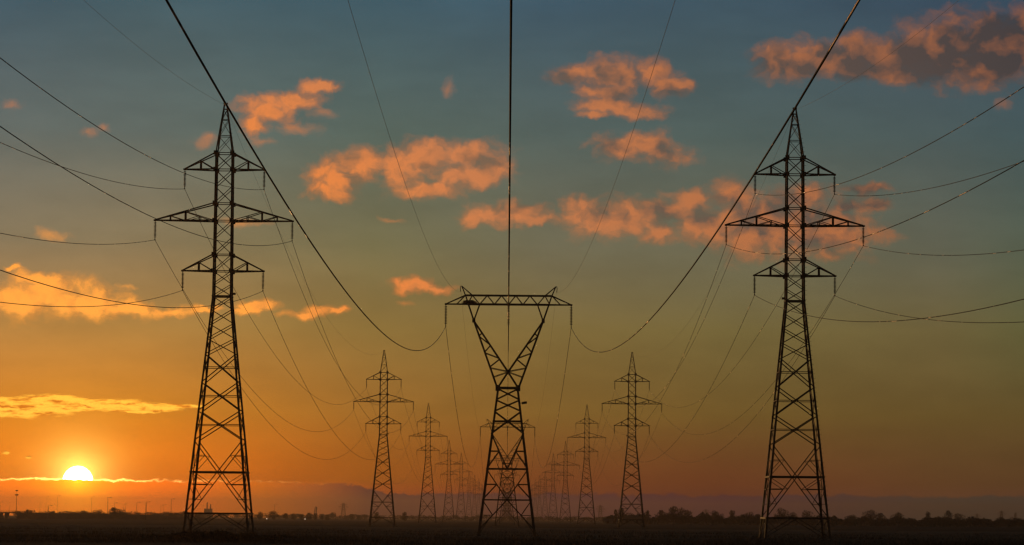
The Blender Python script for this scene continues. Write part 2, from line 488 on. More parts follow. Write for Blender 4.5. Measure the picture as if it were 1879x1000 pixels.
def insulator_mesh(length):
    m = MB()
    n = 12
    prof = [(0.05, 0.0), (0.03, -0.10)]
    step = (length - 0.34) / n
    for i in range(n):
        z = -0.14 - i * step
        prof += [(0.035, z), (0.145, z - step * 0.35), (0.15, z - step * 0.48), (0.04, z - step * 0.62)]
    prof += [(0.03, -length + 0.14), (0.03, -length + 0.03)]
    m.lathe((0, 0, 0), prof, 10)
    m.box((0, 0, -length), (0.07, 0.42, 0.07))            # suspension clamp round the conductor
    m.box((0, 0, -length + 0.06), (0.10, 0.12, 0.08))
    return m.mesh('insulator_string', M_INS, True)


INS_A = insulator_mesh(1.86)
INS_B = insulator_mesh(2.12)

# ---------------------------------------------------------------- double-circuit lattice tower
ARM_Z = [(37.1, 35.5, 3.86), (32.2, 30.5, 6.66), (27.2, 25.6, 3.90)]     # top chord, bottom chord, reach
WAIST = 23.15


def double_tower(dz, twin=False):
    """tall tower with three pairs of arms; dz shortens the body. Returns an Empty with its parts."""
    t = bpy.data.objects.new('transmission_tower', None)
    COL.objects.link(t)
    kz = (WAIST + dz) / WAIST
    prof = [(42.0, 0.32), (41.45, 0.40), (40.4, 0.72), (38.8, 1.24), (37.1, 1.72), (32.2, 1.77), (27.2, 1.82), (WAIST, 1.87)]
    prof = [(z + dz, w) for z, w in prof] + [(0.0, 1.87 + 4.55 * kz)]

    def hw(z):
        return interp(prof, z) / 2

    def C(k, z):
        h = hw(z)
        return Vector((CORN[k][0] * h, CORN[k][1] * h, z))

    def B(z):                       # body level scaled with the height of the body
        return z * kz

    # four legs, each an L-section from foot to waist and a thinner one above
    for k in range(4):
        m = MB()
        fx, fy = (-CORN[k][0], 0, 0), (0, -CORN[k][1], 0)
        for z0, z1, w in ((0.0, B(9.18), 0.21), (B(9.18), WAIST + dz, 0.19), (WAIST + dz, 37.1 + dz, 0.16), (37.1 + dz, 38.8 + dz, 0.13), (38.8 + dz, 42.0 + dz, 0.11)):
            m.angle(C(k, z0), C(k, z1), w, 0.03, fx, fy)
        if k == 1:                  # climbing pegs
            z = 3.0
            while z < 41 + dz:
                p = C(k, z)
                m.bar(p, p + Vector((0.17, 0, 0)), 0.025)
                z += 0.45
        m.build('leg', M_STEEL, t)
        m = MB()
        p = C(k, 0)
        m.lathe((p.x, p.y, -0.4), [(0.55, 0), (0.5, 0.5), (0.30, 0.62)], 10)
        m.build('foundation', M_CONC, t)

    def face(m, k, za, zb, w, kind='X', w2=None, mids=False):
        """brace one face between corner k and k+1"""
        a0, b0, a1, b1 = C(k, za), C((k + 1) % 4, za), C(k, zb), C((k + 1) % 4, zb)
        out = Vector((CORN[k][0] + CORN[(k + 1) % 4][0], CORN[k][1] + CORN[(k + 1) % 4][1], 0)).normalized()
        off = -out * 0.045
        if kind == 'X':
            m.bar(a0 + off, b1 + off, w, 0.02 + w * 0.4, out)
            m.bar(b0 + off * 2.2, a1 + off * 2.2, w, 0.02 + w * 0.4, out)
        if kind == 'H':
            m.bar(a0 + off * .3, b0 + off * .3, w, w * .8, out)

    up_m = MB()
    # upper mast: X panels
    zs = [37.1, 35.5, 33.85, 32.2, 30.5, 28.85, 27.2, 25.6, 24.3, WAIST]
    for za, zb in zip(zs, zs[1:]):
        for k in range(4):
            face(up_m, k, za + dz, zb + dz, 0.075)
    for z in (37.1, 35.5, 32.2, 30.5, 27.2, 25.6):
        for k in range(4):
            face(up_m, k, z + dz, z, 0.085, 'H')
            p = C(k, z + dz)        # gusset plates at the arm roots
            up_m.box(p + Vector((-CORN[k][0] * 0.06, CORN[k][1] * 0.015, 0)), (0.42, 0.03, 0.42))
    for k in range(4):
        face(up_m, k, WAIST + dz, 0, 0.14, 'H')
    up_m.build('mast_bracing', M_STEEL, t)

    pk = MB()
    for za, zb in zip([42.0, 41.45, 40.4, 38.8, 37.1], [41.45, 40.4, 38.8, 37.1]):
        for k in range(4):
            if za < 42:
                face(pk, k, za + dz, zb + dz, 0.05)
            face(pk, k, za + dz, 0, 0.07, 'H')
    pk.box((0, 0, 42.03 + dz), (0.42, 0.42, 0.08))
    pk.box((0, 0, 41.9 + dz), (0.08, 0.5, 0.14))
    pk.build('peak', M_STEEL, t)

    lo = MB()
    zs = [WAIST, 21.85, 20.45, 19.0, 17.5]
    for za, zb in zip(zs, zs[1:]):
        for k in range(4):
            face(lo, k, B(za), B(zb), 0.085)
    zs = [17.5, 14.75, 12.0, 9.18]
    for za, zb in zip(zs, zs[1:]):
        wa, wb = hw(B(za)), hw(B(zb))
        zc = za - (za - zb) * wa / (wa + wb)
        for k in range(4):
            face(lo, k, B(za), B(zb), 0.11)
            face(lo, k, B(zc), 0, 0.075, 'H')
    lo.build('body_bracing', M_STEEL, t)

    # bottom: one great X per face with a heavy girt at its crossing, and sub-bracing
    bt = MB()
    za, zb = B(9.18), B(2.17)
    wa, wb = hw(za), hw(zb)
    zc = za - (za - zb) * wa / (wa + wb)
    for k in range(4):
        out = Vector((CORN[k][0] + CORN[(k + 1) % 4][0], CORN[k][1] + CORN[(k + 1) % 4][1], 0)).normalized()
        face(bt, k, za, zb, 0.10)
        face(bt, k, zc, 0, 0.17, 'H')
        face(bt, k, zb, 0, 0.19, 'H')
        for a, b in ((k, (k + 1) % 4), ((k + 1) % 4, k)):
            def L(z):
                return C(a, z) - out * 0.05

            def dpt(z):             # a point on the diagonal that meets leg a
                if z > zc:
                    f = (za - z) / (za - zb)
                    return C(a, za).lerp(C(b, zb), f) - out * 0.05
                f = (za - z) / (za - zb)
                return C(b, za).lerp(C(a, zb), f) - out * 0.05
            zu = B(7.72)
            bt.bar(L(zu), dpt(zu), 0.06, 0.05, out)
            bt.bar(L(zc + 0.05), dpt(zu), 0.06, 0.05, out)
            z1, z2 = B(4.95), B(3.52)
            bt.bar(L(z1), dpt(z1), 0.075, 0.05, out)
            bt.bar(L(zc - 0.05), dpt(z1), 0.06, 0.05, out)
            bt.bar(L(z1), dpt(z2), 0.06, 0.05, out)
            bt.bar(L(z2), dpt(z2), 0.06, 0.05, out)
            # bottom panel under the lower girt
            mid = (C(a, zb) + C(b, zb)) / 2 - out * 0.05
            bt.bar(mid, L(0.25), 0.08, 0.05, out)
            q = mid.lerp(L(0.25), 0.62)
            bt.bar(L(zb - 0.05), q, 0.06, 0.05, out)
    bt.build('leg_bracing', M_STEEL, t)

    # six arms, each with its insulator string
    for (zt, zl, reach) in ARM_Z:
        zt += dz
        zl += dz
        for sgn in (-1, 1):
            m = MB()
            h, ht = hw(zl), hw(zt)
            tip = Vector((sgn * reach, 0, zl + 0.03))
            long = reach > 5
            fr = (0.245, 0.49, 0.745) if long else (0.48,)
            for sy in (-1, 1):
                a = Vector((sgn * h, sy * h, zl))
                b = Vector((sgn * ht, sy * ht, zt))
                te = tip + Vector((0, sy * 0.08, 0))
                m.bar(a, te, 0.13, 0.12)
                m.bar(b, te + Vector((0, 0, 0.05)), 0.12, 0.11)
                bp = [a.lerp(te, f) for f in fr]
                tp = [b.lerp(te, f) for f in fr]
                if long:
                    # inner post is short: its head lies on the strut from the middle post to the body
                    head = tp[1].lerp(a, 0.5)
                    m.bar(bp[0], head, 0.07)
                    m.bar(tp[1], a, 0.075)
                    m.bar(head, bp[1], 0.06)
                    m.bar(bp[1], tp[1], 0.09)
                    m.bar(bp[2], tp[2], 0.08)
                    m.bar(tp[2], bp[1], 0.07)
                else:
                    m.bar(bp[0], tp[0], 0.09)
                    m.bar(tp[0], a, 0.08)
            # plan bracing between front and back chords
            seq = [0.0] + list(fr) + [0.93]
            sg = 1
            for f0, f1 in zip(seq, seq[1:]):
                p0 = Vector((sgn * h, sg * h, zl)).lerp(tip, f0)
                p1 = Vector((sgn * h, -sg * h, zl)).lerp(tip, f1)
                m.bar(p0, p1, 0.06)
                p2 = Vector((sgn * h, sg * h, zl)).lerp(tip, f1)
                m.bar(p1, p2, 0.06)
                sg = -sg
            m.box(tip + Vector((sgn * 0.02, 0, 0)), (0.26, 0.26, 0.16))
            arm = m.build('crossarm', M_STEEL, t)
            link('insulator_string', INS_A, arm, (tip.x, tip.y, tip.z - 0.06))
    # number plate on a bracket at the waist
    m = MB()
    z = WAIST + 0.2 + dz
    sx = 1 if not twin else -1
    h = hw(z)
    m.bar((sx * h, -h, z), (sx * (h + 0.12), -h, z), 0.05)
    m.box((sx * (h + 0.24), -h, z), (0.34, 0.34, 0.20))
    m.build('number_plate', M_PLATE, t)
    return t


# ---------------------------------------------------------------- single-circuit "cat-head" tower
def single_tower(dz):
    t = bpy.data.objects.new('transmission_tower', None)
    COL.objects.link(t)
    ZW = 14.5 + dz
    kz = ZW / 14.5
    SL = (2.84 - 1.03) / 14.5

    def hw(z):
        return 1.03 + (ZW - z) * SL

    def C(k, z):
        h = hw(z)
        return Vector((CORN[k][0] * h, CORN[k][1] * h, z))

    def B(z):
        return z * kz
    for k in range(4):
        m = MB()
        fx, fy = (-CORN[k][0], 0, 0), (0, -CORN[k][1], 0)
        m.angle(C(k, 0), C(k, B(10.1)), 0.21, 0.03, fx, fy)
        m.angle(C(k, B(10.1)), C(k, ZW), 0.19, 0.03, fx, fy)
        p = C(k, ZW)
        m.box(p + Vector((-CORN[k][0] * 0.05, CORN[k][1] * 0.02, 0)), (0.44, 0.03, 0.5))
        m.build('leg', M_STEEL, t)
        m = MB()
        p = C(k, 0)
        m.lathe((p.x, p.y, -0.4), [(0.5, 0), (0.45, 0.5), (0.28, 0.62)], 10)
        m.build('foundation', M_CONC, t)
    m = MB()
    for k in range(4):
        a, b = k, (k + 1) % 4
        out = Vector((CORN[a][0] + CORN[b][0], CORN[a][1] + CORN[b][1], 0)).normalized()

        def bar(p, q, w, o=1.0):
            m.bar(p - out * 0.05 * o, q - out * 0.05 * o, w, 0.05 + w * 0.3, out)

        def X(z0, z1, w):
            bar(C(a, z0), C(b, z1), w)
            bar(C(b, z0), C(a, z1), w, 2.2)
            h0, h1 = hw(z0), hw(z1)
            return z0 - (z0 - z1) * h0 / (h0 + h1)
        bar(C(a, ZW), C(b, ZW), 0.20, 0.4)
        X(ZW - 0.05, B(13.35), 0.085)
        X(B(13.35), B(12.25), 0.085)
        zc = X(B(12.25), B(10.1), 0.12)
        bar(C(a, zc), C(b, zc), 0.12, 0.5)
        # hanging V, then great X with girts and sub-bracing
        z0, z1, z2 = B(10.1), B(6.68), B(3.70)
        mid = (C(a, z1) + C(b, z1)) / 2
        bar(C(a, z1), C(b, z1), 0.13, 0.5)
        bar(C(a, z2), C(b, z2), 0.12, 0.5)
        zq = B(0.75)
        for p, q in ((a, b), (b, a)):
            bar(C(p, z0), mid, 0.13)
            zm = (z0 + z1) / 2
            dm = C(p, z0).lerp(mid, 0.5)
            bar(C(p, zm), dm, 0.08)
            bar(C(p, z1), dm, 0.09)
            # great X
            cen = (C(a, z2) + C(b, z2)) / 2
            bar(C(p, z1), cen, 0.10)
            dm = C(p, z1).lerp(cen, 0.5)
            bar(C(p, (z1 + z2) / 2), dm, 0.08)
            bar(C(p, z2), dm, 0.09)
            bar(cen, C(p, zq), 0.10)
            dm = cen.lerp(C(p, zq), 0.5)
            bar(C(p, z2), dm, 0.09)
            bar(C(p, (z2 + zq) / 2), dm, 0.07)
            bar(C(p, 0.2), dm + (C(p, zq) - cen) * 0.12, 0.06)
    m.build('body_bracing', M_STEEL, t)

    def hy(z):                       # half depth of the head
        return 1.03 - (z - 14.5) * (1.03 - 0.42) / 8.1

    def P(x, z, sy):
        return Vector((x, sy * hy(z), z + dz))
    for s in (-1, 1):
        m = MB()
        for sy in (-1, 1):
            y = (0, sy, 0)
            m.bar(P(s * 1.03, 14.5, sy), P(s * 3.36, 21.0, sy), 0.19, 0.14, y)
            m.bar(P(s * 3.36, 21.0, sy), P(s * 3.90, 22.6, sy), 0.17, 0.13, y)
            m.bar(P(s * 3.36, 21.0, sy), P(s * 0.0, 16.05, sy), 0.16, 0.12, y)
            m.bar(P(0, 16.05, sy), P(-s * 1.0, 14.5, sy), 0.15, 0.11 + 0.01 * s, y)

            def o(z):
                return P(s * (1.03 + (z - 14.5) / 6.5 * 2.33), z, sy * 0.98)

            def i(z):
                return P(s * (z - 16.05) / 4.95 * 3.36, z, sy * 0.98)
            zz = [(i(19.81), o(19.53)), (o(19.48), i(18.70)), (i(18.60), o(17.97)), (o(17.88), i(17.38)), (i(17.28), o(16.53)),
                  (o(16.43), i(16.10)), (i(16.05), o(15.55))]
            for p, q in zz:
                m.bar(p, q, 0.075, 0.06, y)
            m.bar(P(s * 3.36, 21.0, sy), P(s * 2.80, 22.6, sy), 0.12, 0.08, y)
        for z in (21.0, 19.5, 17.9, 16.5):      # ties across the depth
            x = s * (1.03 + (z - 14.5) / 6.5 * 2.33)
            m.bar(P(x, z, -1), P(x, z, 1), 0.07)
        m.box((s * 3.36, 0.0, 21.0 + dz), (0.30, 2 * hy(21.0) + 0.12, 0.30))
        m.build('head_arm', M_STEEL, t)
    m = MB()
    zb, zt = 22.6, 23.46
    for sy in (-1, 1):
        y = (0, sy, 0)
        m.bar(P(-6.0, zb, sy * 0.30), P(-4.0, zb, sy), 0.12, 0.11, y)
        m.bar(P(4.0, zb, sy), P(6.0, zb, sy * 0.30), 0.12, 0.11, y)
        m.bar(P(-4.0, zb, sy), P(4.0, zb, sy), 0.16, 0.14, y)
        m.bar(P(-4.2, zt, sy), P(4.2, zt, sy), 0.15, 0.13, y)
        m.bar(P(-4.2, zt, sy), P(-6.0, zb + 0.05, sy * 0.30), 0.10, 0.09, y)
        m.bar(P(4.2, zt, sy), P(6.0, zb + 0.05, sy * 0.30), 0.10, 0.09, y)
        bx = [0, 1.38, 2.8, 4.0]
        tx = [0.69, 2.07, 3.52]
        for s in (-1, 1):
            for j in range(3):
                m.bar(P(s * bx[j], zb, sy * .97), P(s * tx[j], zt, sy * .97), 0.085, 0.07, y)
                m.bar(P(s * tx[j], zt, sy * .97), P(s * bx[j + 1], zb, sy * .97), 0.085, 0.07, y)
            m.bar(P(s * 4.2, zt, sy * .97), P(s * 5.03, zb, sy * .60), 0.08, 0.06, y)
    for x in (-4.0, -2.8, -1.38, 0, 1.38, 2.8, 4.0):
        m.bar(P(x, zb, -1), P(x, zb, 1), 0.08)
    for x0, x1 in zip((-4.0, -2.8, -1.38, 0, 1.38, 2.8), (-2.8, -1.38, 0, 1.38, 2.8, 4.0)):
        m.bar(P(x0, zb, -1), P(x1, zb, 1), 0.05)
    for s in (-1, 1):
        m.box((s * 6.06, 0, zb + dz), (0.26, 0.34, 0.15))
    m.box((0, 0, zb - 0.07 + dz), (0.22, 0.8, 0.16))
    beam = m.build('beam', M_STEEL, t)
    for x in (-6.08, 0, 6.08):
        link('insulator_string', INS_B, beam, (x, 0, zb - 0.06 + dz))
    for s in (-1, 1):
        m = MB()
        top = Vector((s * 4.56, 0, 24.36 + dz))
        for sy in (-1, 1):
            m.bar(P(s * 3.90, 22.6, sy), P(s * 4.13, 23.3, sy), 0.14, 0.1, (0, 1, 0))
            m.bar(P(s * 4.13, 23.3, sy), top, 0.12, 0.1, (0, 1, 0))
            m.bar(P(s * 3.52, 23.46, sy), top, 0.10, 0.09, (0, 1, 0))
            m.bar(P(s * 3.52, 23.46, sy), P(s * 2.8, 22.6, sy * .9), 0.08, 0.07, (0, 1, 0))
        # hook that carries the earth wire
        hk = [top + Vector((s * q[0], 0, q[1])) for q in ((0, 0), (0.10, 0.02), (0.13, -0.15), (0.12, -0.42), (0.08, -0.55))]
        m.tube(hk, 0.035, 6)
        m.build('earth_wire_peak', M_STEEL, t)
    m = MB()
    z = B(13.0)
    h = hw(z)
    m.bar((h, -h, z), (h + 0.15, -h, z), 0.05)
    m.bar((h + 0.12, -h, z), (h + 0.62, -h, z + 0.07), 0.26, 0.22)
    m.build('number_plate', M_PLATE, t)
    return t


SPAN, Y1 = 380.0, 290.0
X_ROW = 27.75
DZ_D = [0.0, -2.8, -0.1, -3.0, -0.7, -5.0, -2.8, -0.8, -2.0]
DZ_S = [0.0, -0.3, -0.5, 0.0, -0.2, -0.6, 0.0, -0.3]
ORD = ['nearest and tallest looking', 'second', 'third', 'fourth', 'fifth', 'sixth', 'seventh', 'eighth', 'ninth', 'tenth']
GRP = {'left': 'three-armed lattice towers of the left power line', 'right': 'three-armed lattice towers of the right power line'}
ROWY = [Y1 + SPAN * i for i in range(9)]
for side, sx in (('left', -1), ('right', 1)):
    cache = {}
    for i, Y in enumerate(ROWY):
        dz = DZ_D[i]
        if dz in cache:
            t = copy_tree(cache[dz])
        else:
            t = cache[dz] = double_tower(dz, side == 'right')
        t.location = (sx * X_ROW, Y, 0)
        if i == 0:
            lab = ('big lattice tower nearest the setting sun, with three pairs of arms' if sx < 0 else
                   'big lattice tower with three pairs of arms at the far right of the photo')
        else:
                                    lab = '%s three-armed lattice tower back in the %s row%s' % (ORD[i], side, ', faint in the haze' if i > 3 else '')
        tag(t, lab, 'transmission tower', GRP[side])
for i, Y in enumerate(ROWY[:8]):
    t = single_tower(DZ_S[i])
    t.location = (0, Y, 0)
    lab = ('Y-shaped lattice tower with a flat beam in the middle, standing nearest' if i == 0 else
           '%s Y-shaped tower back in the middle row, seen through the nearest one' % ORD[i])
    tag(t, lab, 'transmission tower', 'Y-shaped towers of the middle power line')

# ---------------------------------------------------------------- wires: each runs on through all the towers
def wire(name, pts, sag, r, material, label, cat, group):
    """pts: support points from behind the camera to the far end"""
    m = MB()
    path = []
    for a, b in zip(pts, pts[1:]):
        n = 64 if a[1] < 300 else 28
        for j in range(n):
            f = j / n
            x, y, z = (a[k] + (b[k] - a[k]) * f for k in range(3))
            path.append((x, y, z - 4 * sag * f * (1 - f)))
    path.append(pts[-1])
    m.tube(path, r, 8)
    o = m.build(name, material, None, smooth=True)
    tag(o, label, cat, group)


LEVEL = ['top', 'long middle', 'bottom']
for side, sx in (('left', -1), ('right', 1)):
    for j, (zt, zl, reach) in enumerate(ARM_Z):
        for s in (-1, 1):
            pts = [(sx * X_ROW + s * reach, -85.0, zl - 1.86 - (0.6 if sx < 0 else 3.2))]
            for i, Y in enumerate(ROWY):
                pts.append((sx * X_ROW + s * reach, Y, zl + 0.03 - 0.06 - 1.86 + DZ_D[i]))
            inout = 'outer' if s == sx else 'inner'
            wire('conductor_wire', pts, 10.6, 0.023, M_WIRE,
                 '%s power wire hung from the %s arms of the %s row of towers' % (inout, LEVEL[j], side), 'power line',
                 'conductors of the %s power line' % side)
    pts = [(sx * X_ROW, -85.0, 41.2 if sx < 0 else 38.8)] + [(sx * X_ROW, Y, 41.85 + DZ_D[i]) for i, Y in enumerate(ROWY)]
    wire('earth_wire', pts, 8.4, 0.0095, M_EARTHW, 'thin earth wire running over the peaks of the %s row of towers' % side, 'earth wire', 'earth wires')
for x, nm in ((-6.08, 'left'), (0.0, 'middle'), (6.08, 'right')):
    pts = [(x, -82.0, 19.9)] + [(x, Y, 22.6 - 0.06 - 2.12 + DZ_S[i]) for i, Y in enumerate(ROWY[:8])]
    lab = {'left': 'thick dark wire sweeping from upper left down to the left end of the Y-shaped tower',
           'middle': 'thick dark wire dropping straight down the middle to the Y-shaped tower',
           'right': 'thick dark wire sweeping from upper right down to the right end of the Y-shaped tower'}[nm]
    wire('conductor_wire', pts, 9.9, 0.0235, M_WIRE, lab, 'power line', 'conductors of the middle power line')
for s in (-1, 1):
    pts = [(s * 4.63, -82.0, 23.3)] + [(s * 4.63, Y, 23.82 + DZ_S[i]) for i, Y in enumerate(ROWY[:8])]
    wire('earth_wire', pts, 7.1, 0.0072, M_EARTHW, 'hair-thin earth wire rising from the %s peak of the Y-shaped towers' % ('left' if s < 0 else 'right'), 'earth wire', 'earth wires')

# ---------------------------------------------------------------- stork's nest on the beam of the middle tower
rnd = random.Random(5)
m = MB()
nb = 0
for i in range(230):
    a = rnd.uniform(0, 2 * pi)
    r = 0.50 * sqrt(rnd.random())
    z = rnd.uniform(-0.13, 0.16) * (1.1 - r)
    p = Vector((r * cos(a), r * sin(a) * 0.9, z))
    b = a + pi / 2 + rnd.uniform(-0.9, 0.9)
    l = rnd.uniform(0.15, 0.40)
    d = Vector((cos(b), sin(b), rnd.uniform(-0.25, 0.25))) * l
    m.bar(p - d, p + d, rnd.uniform(0.02, 0.045))
for i in range(16):
    a = rnd.uniform(0, 2 * pi)
    p = Vector((0.4 * cos(a), 0.4 * sin(a), rnd.uniform(-0.12, 0)))
    m.bar(p, p + Vector((cos(a) * 0.4, sin(a) * 0.4, rnd.uniform(-0.3, 0.1))), 0.022)
o = m.build('bird_nest', M_TWIG, None, (-3.78, Y1, 22.6 + 0.20))
tag(o, 'dark stick nest on the left end of the flat beam of the nearest Y-shaped tower', 'bird nest')

# ---------------------------------------------------------------- ground
def at(bx, Y):
    """sideways position at distance Y for a bearing counted in 1/5500 rad from the row direction"""
    return bx * Y / FOCAL


def zat(rise, Y):
    return EYE + (rise + 6.0) * Y / FOCAL


gm = bpy.data.materials.new('field_soil_and_stubble')
gm.use_nodes = True
g = NT(gm.node_tree)
gb = gm.node_tree.nodes['Principled BSDF']
gco = gm.node_tree.nodes.new('ShaderNodeTexCoord').outputs['Object']
gs = gm.node_tree.nodes.new('ShaderNodeSeparateXYZ')
gm.node_tree.links.new(gco, gs.inputs[0])
wob = g.m('MULTIPLY', g.m('SUBTRACT', g.noise(gco, 0.012, 4, 0.6), 0.5), 90.0)
gy = g.m('ADD', gs.outputs[1], wob)
# strips of different crops, one behind another
strip = g.ramp(g.m('DIVIDE', gy, 4000.0, clamp=True), [
    (0.0, (0.05, 0.042, 0.034, 1)), (0.074, (0.06, 0.05, 0.04, 1)), (0.084, (0.15, 0.118, 0.09, 1)),
    (0.150, (0.14, 0.11, 0.082, 1)), (0.168, (0.03, 0.026, 0.022, 1)), (0.36, (0.03, 0.026, 0.022, 1)), (0.385, (0.07, 0.055, 0.04, 1)), (1.0, (0.07, 0.055, 0.04, 1))])
rows = g.noise(g.v('MULTIPLY', gco, (0.02, 0.16, 1.0)), 1.0, 5, 0.6)
fine = g.m('ADD', g.m('MULTIPLY', g.noise(g.v('MULTIPLY', gco, (1.0, 0.35, 1.0)), 0.5, 8, 0.7), 0.6), g.m('MULTIPLY', rows, 0.4))
gcol = g.mix(g.step(fine, 0.36, 0.64), g.scale(strip, 0.55), g.scale(strip, 1.45))
gm.node_tree.links.new(gcol, gb.inputs['Base Color'])
gb.inputs['Roughness'].default_value = 1.0
gb.inputs['Specular IOR Level'].default_value = 0.05
gbn = gm.node_tree.nodes.new('ShaderNodeBump')
gbn.inputs['Distance'].default_value = 0.25
gm.node_tree.links.new(fine, gbn.inputs['Height'])
gm.node_tree.links.new(gbn.outputs[0], gb.inputs['Normal'])

rnd = random.Random(11)
ys = [-300, -100, 50, 150] + [190 + 6 * i for i in range(60)] + [560 + 40 * i for i in range(40)] + [2200, 2600, 3200, 4000, 5000, 6200, 8000]
xs = [-3500, -1800, -900, -400, -200, -120] + [-80 + 5 * i for i in range(33)] + [120, 200, 400, 900, 1800, 3500]


def gz(x, y):
    if y < 150 or y > 2200:
        return 0.0
    return 0.06 * sin(x * 0.11 + 1.3 + y * 0.01) + 0.05 * sin(y * 0.083 + 0.7 * sin(x * 0.05)) + 0.03 * sin(x * 0.31 + y * 0.13)


gv = [(x, y, gz(x, y)) for y in ys for x in xs]
nx = len(xs)
gf = [(j * nx + i, j * nx + i + 1, (j + 1) * nx + i + 1, (j + 1) * nx + i) for j in range(len(ys) - 1) for i in range(nx - 1)]
m = MB()
m.add(gv, gf)
o = m.build('ground', gm, smooth=True)
tag(o, 'dark flat farm field reaching to the horizon', None, kind='structure')

# tall dry grass standing in the near field: too many blades to count
m = MB()
vs, fs = [], []
for i in range(46000):
    y = 214 + 260 * rnd.random() ** 1.7
    x = rnd.uniform(-0.185, 0.185) * y
    c = 0.5 + 0.5 * sin(x * 0.35 + 2 * sin(y * 0.07)) * sin(y * 0.12 + x * 0.05)
    if rnd.random() > 0.35 + 0.65 * c:
        continue
    h = rnd.uniform(0.10, 0.24) + 0.22 * c * rnd.random()
    a = rnd.uniform(0, pi)
    w = rnd.uniform(0.02, 0.05)
    z = gz(x, y) - 0.03
    lx, ly = rnd.uniform(-.12, .12), rnd.uniform(-.12, .12)
    n = len(vs)
    vs += [(x - w * cos(a), y - w * sin(a), z), (x + w * cos(a), y + w * sin(a), z), (x + lx, y + ly, z + h)]
    fs.append((n, n + 1, n + 2))
m.add(vs, fs)
o = m.build('grass', M_GRASS)
tag(o, 'short dark grass growing over the near field', None, kind='stuff')


def leaves(m, cx, cy, cz, rx, ry, rz, n, size, rn):
    for i in range(n):
        while True:
            p = Vector((rn.uniform(-1, 1), rn.uniform(-1, 1), rn.uniform(-1, 1)))
            if p.length <= 1:
                break
        if p.length < 0.55 and rn.random() < 0.5:
            p = p.normalized() * rn.uniform(0.6, 1.05)
        c = Vector((cx + p.x * rx, cy + p.y * ry, cz + p.z * rz))
        d1 = Vector((rn.gauss(0, 1), rn.gauss(0, 1), rn.gauss(0, 1))).normalized()
        d2 = d1.cross(Vector((rn.gauss(0, 1), rn.gauss(0, 1), rn.gauss(0, 1)))).normalized()
        s = size * rn.uniform(0.6, 1.4)
        m.add([c - d1 * s, c + d2 * s * 0.6, c + d1 * s, c - d2 * s * 0.6], [(0, 1, 2, 3)])


# weeds round the foot of the left tower
m = MB()
for i in range(60):
    Y = rnd.uniform(226, 262)
    bx = rnd.gauss(-525, 62)
    h = rnd.uniform(0.25, 0.62) * exp(-((bx + 520) / 120) ** 2) + 0.12
    leaves(m, at(bx, Y), Y, h * 0.5, rnd.uniform(0.5, 1.3), 0.8, h * 0.65, int(40 + 90 * h), 0.11, rnd)
o = m.build('ground_cover', M_SCRUB)
tag(o, 'low dark weeds in front of the foot of the left tower', None, kind='stuff')

# ---------------------------------------------------------------- trees


def tree_proto(seed, wide, tall_crown, n_leaf=1300):
    """about ten metres high; wide = crown radius, tall_crown = fraction of the height that carries leaves"""
    rn = random.Random(seed)
    root = bpy.data.objects.new('tree', None)
    COL.objects.link(root)
    H = 10.0
    z0 = H * (1 - tall_crown)
    m = MB()
    m.tube([(0, 0, -0.3), (0.1, 0, z0 * 0.5 + 0.4), (0.05, 0.1, z0 + 1.0), (0.2, 0, H * 0.75)], 0.3, 8, [0.36, 0.27, 0.2, 0.06])
    lumps = []
    nl = 9
    for i in range(nl):
        f = i / (nl - 1)
        z = z0 + (H - z0) * (0.16 + 0.70 * f)
        prof = sqrt(max(0.05, 1 - ((z - (z0 + H) / 2) / ((H - z0) / 2)) ** 2))
        a = i * 2.4 + rn.uniform(-.5, .5)
        r = wide * prof * rn.uniform(0.25, 0.62)
        rr = wide * rn.uniform(0.36, 0.55) * (0.6 + 0.4 * prof)
        lumps.append((r * cos(a), r * sin(a), z, rr))
        m.tube([(0.08, 0, max(0.5, z * 0.55)), (r * cos(a) * .5, r * sin(a) * .5, z * 0.82), (r * cos(a), r * sin(a), z)], 0.1, 5, [0.12, 0.08, 0.03])
    m.build('trunk', M_BARK, root)
    c = MB()
    for (x, y, z, rr) in lumps:
        leaves(c, x, y, z, rr, rr, min(rr * 0.85, (H - z0) * 0.25 + 0.4), n_leaf // nl, 0.30, rn)
    # stray sprays that break the outline
    for i in range(26):
        a, f = rn.uniform(0, 2 * pi), rn.random()
        z = z0 + (H - z0) * f
        r = wide * sqrt(max(0.05, 1 - (2 * f - 1) ** 2)) * rn.uniform(0.8, 1.05)
        leaves(c, r * cos(a), r * sin(a), z, 0.5, 0.5, 0.45, 9, 0.26, rn)
    c.build('crown', M_LEAF, root)
    return root


PROTO = {'round': (3, 4.4, 0.86), 'broad': (8, 6.6, 0.80), 'tall': (13, 2.8, 0.88), 'cone': (21, 3.2, 0.92), 'loose': (34, 4.0, 0.70)}
protos, used = {}, set()
TG = 'trees along the horizon'
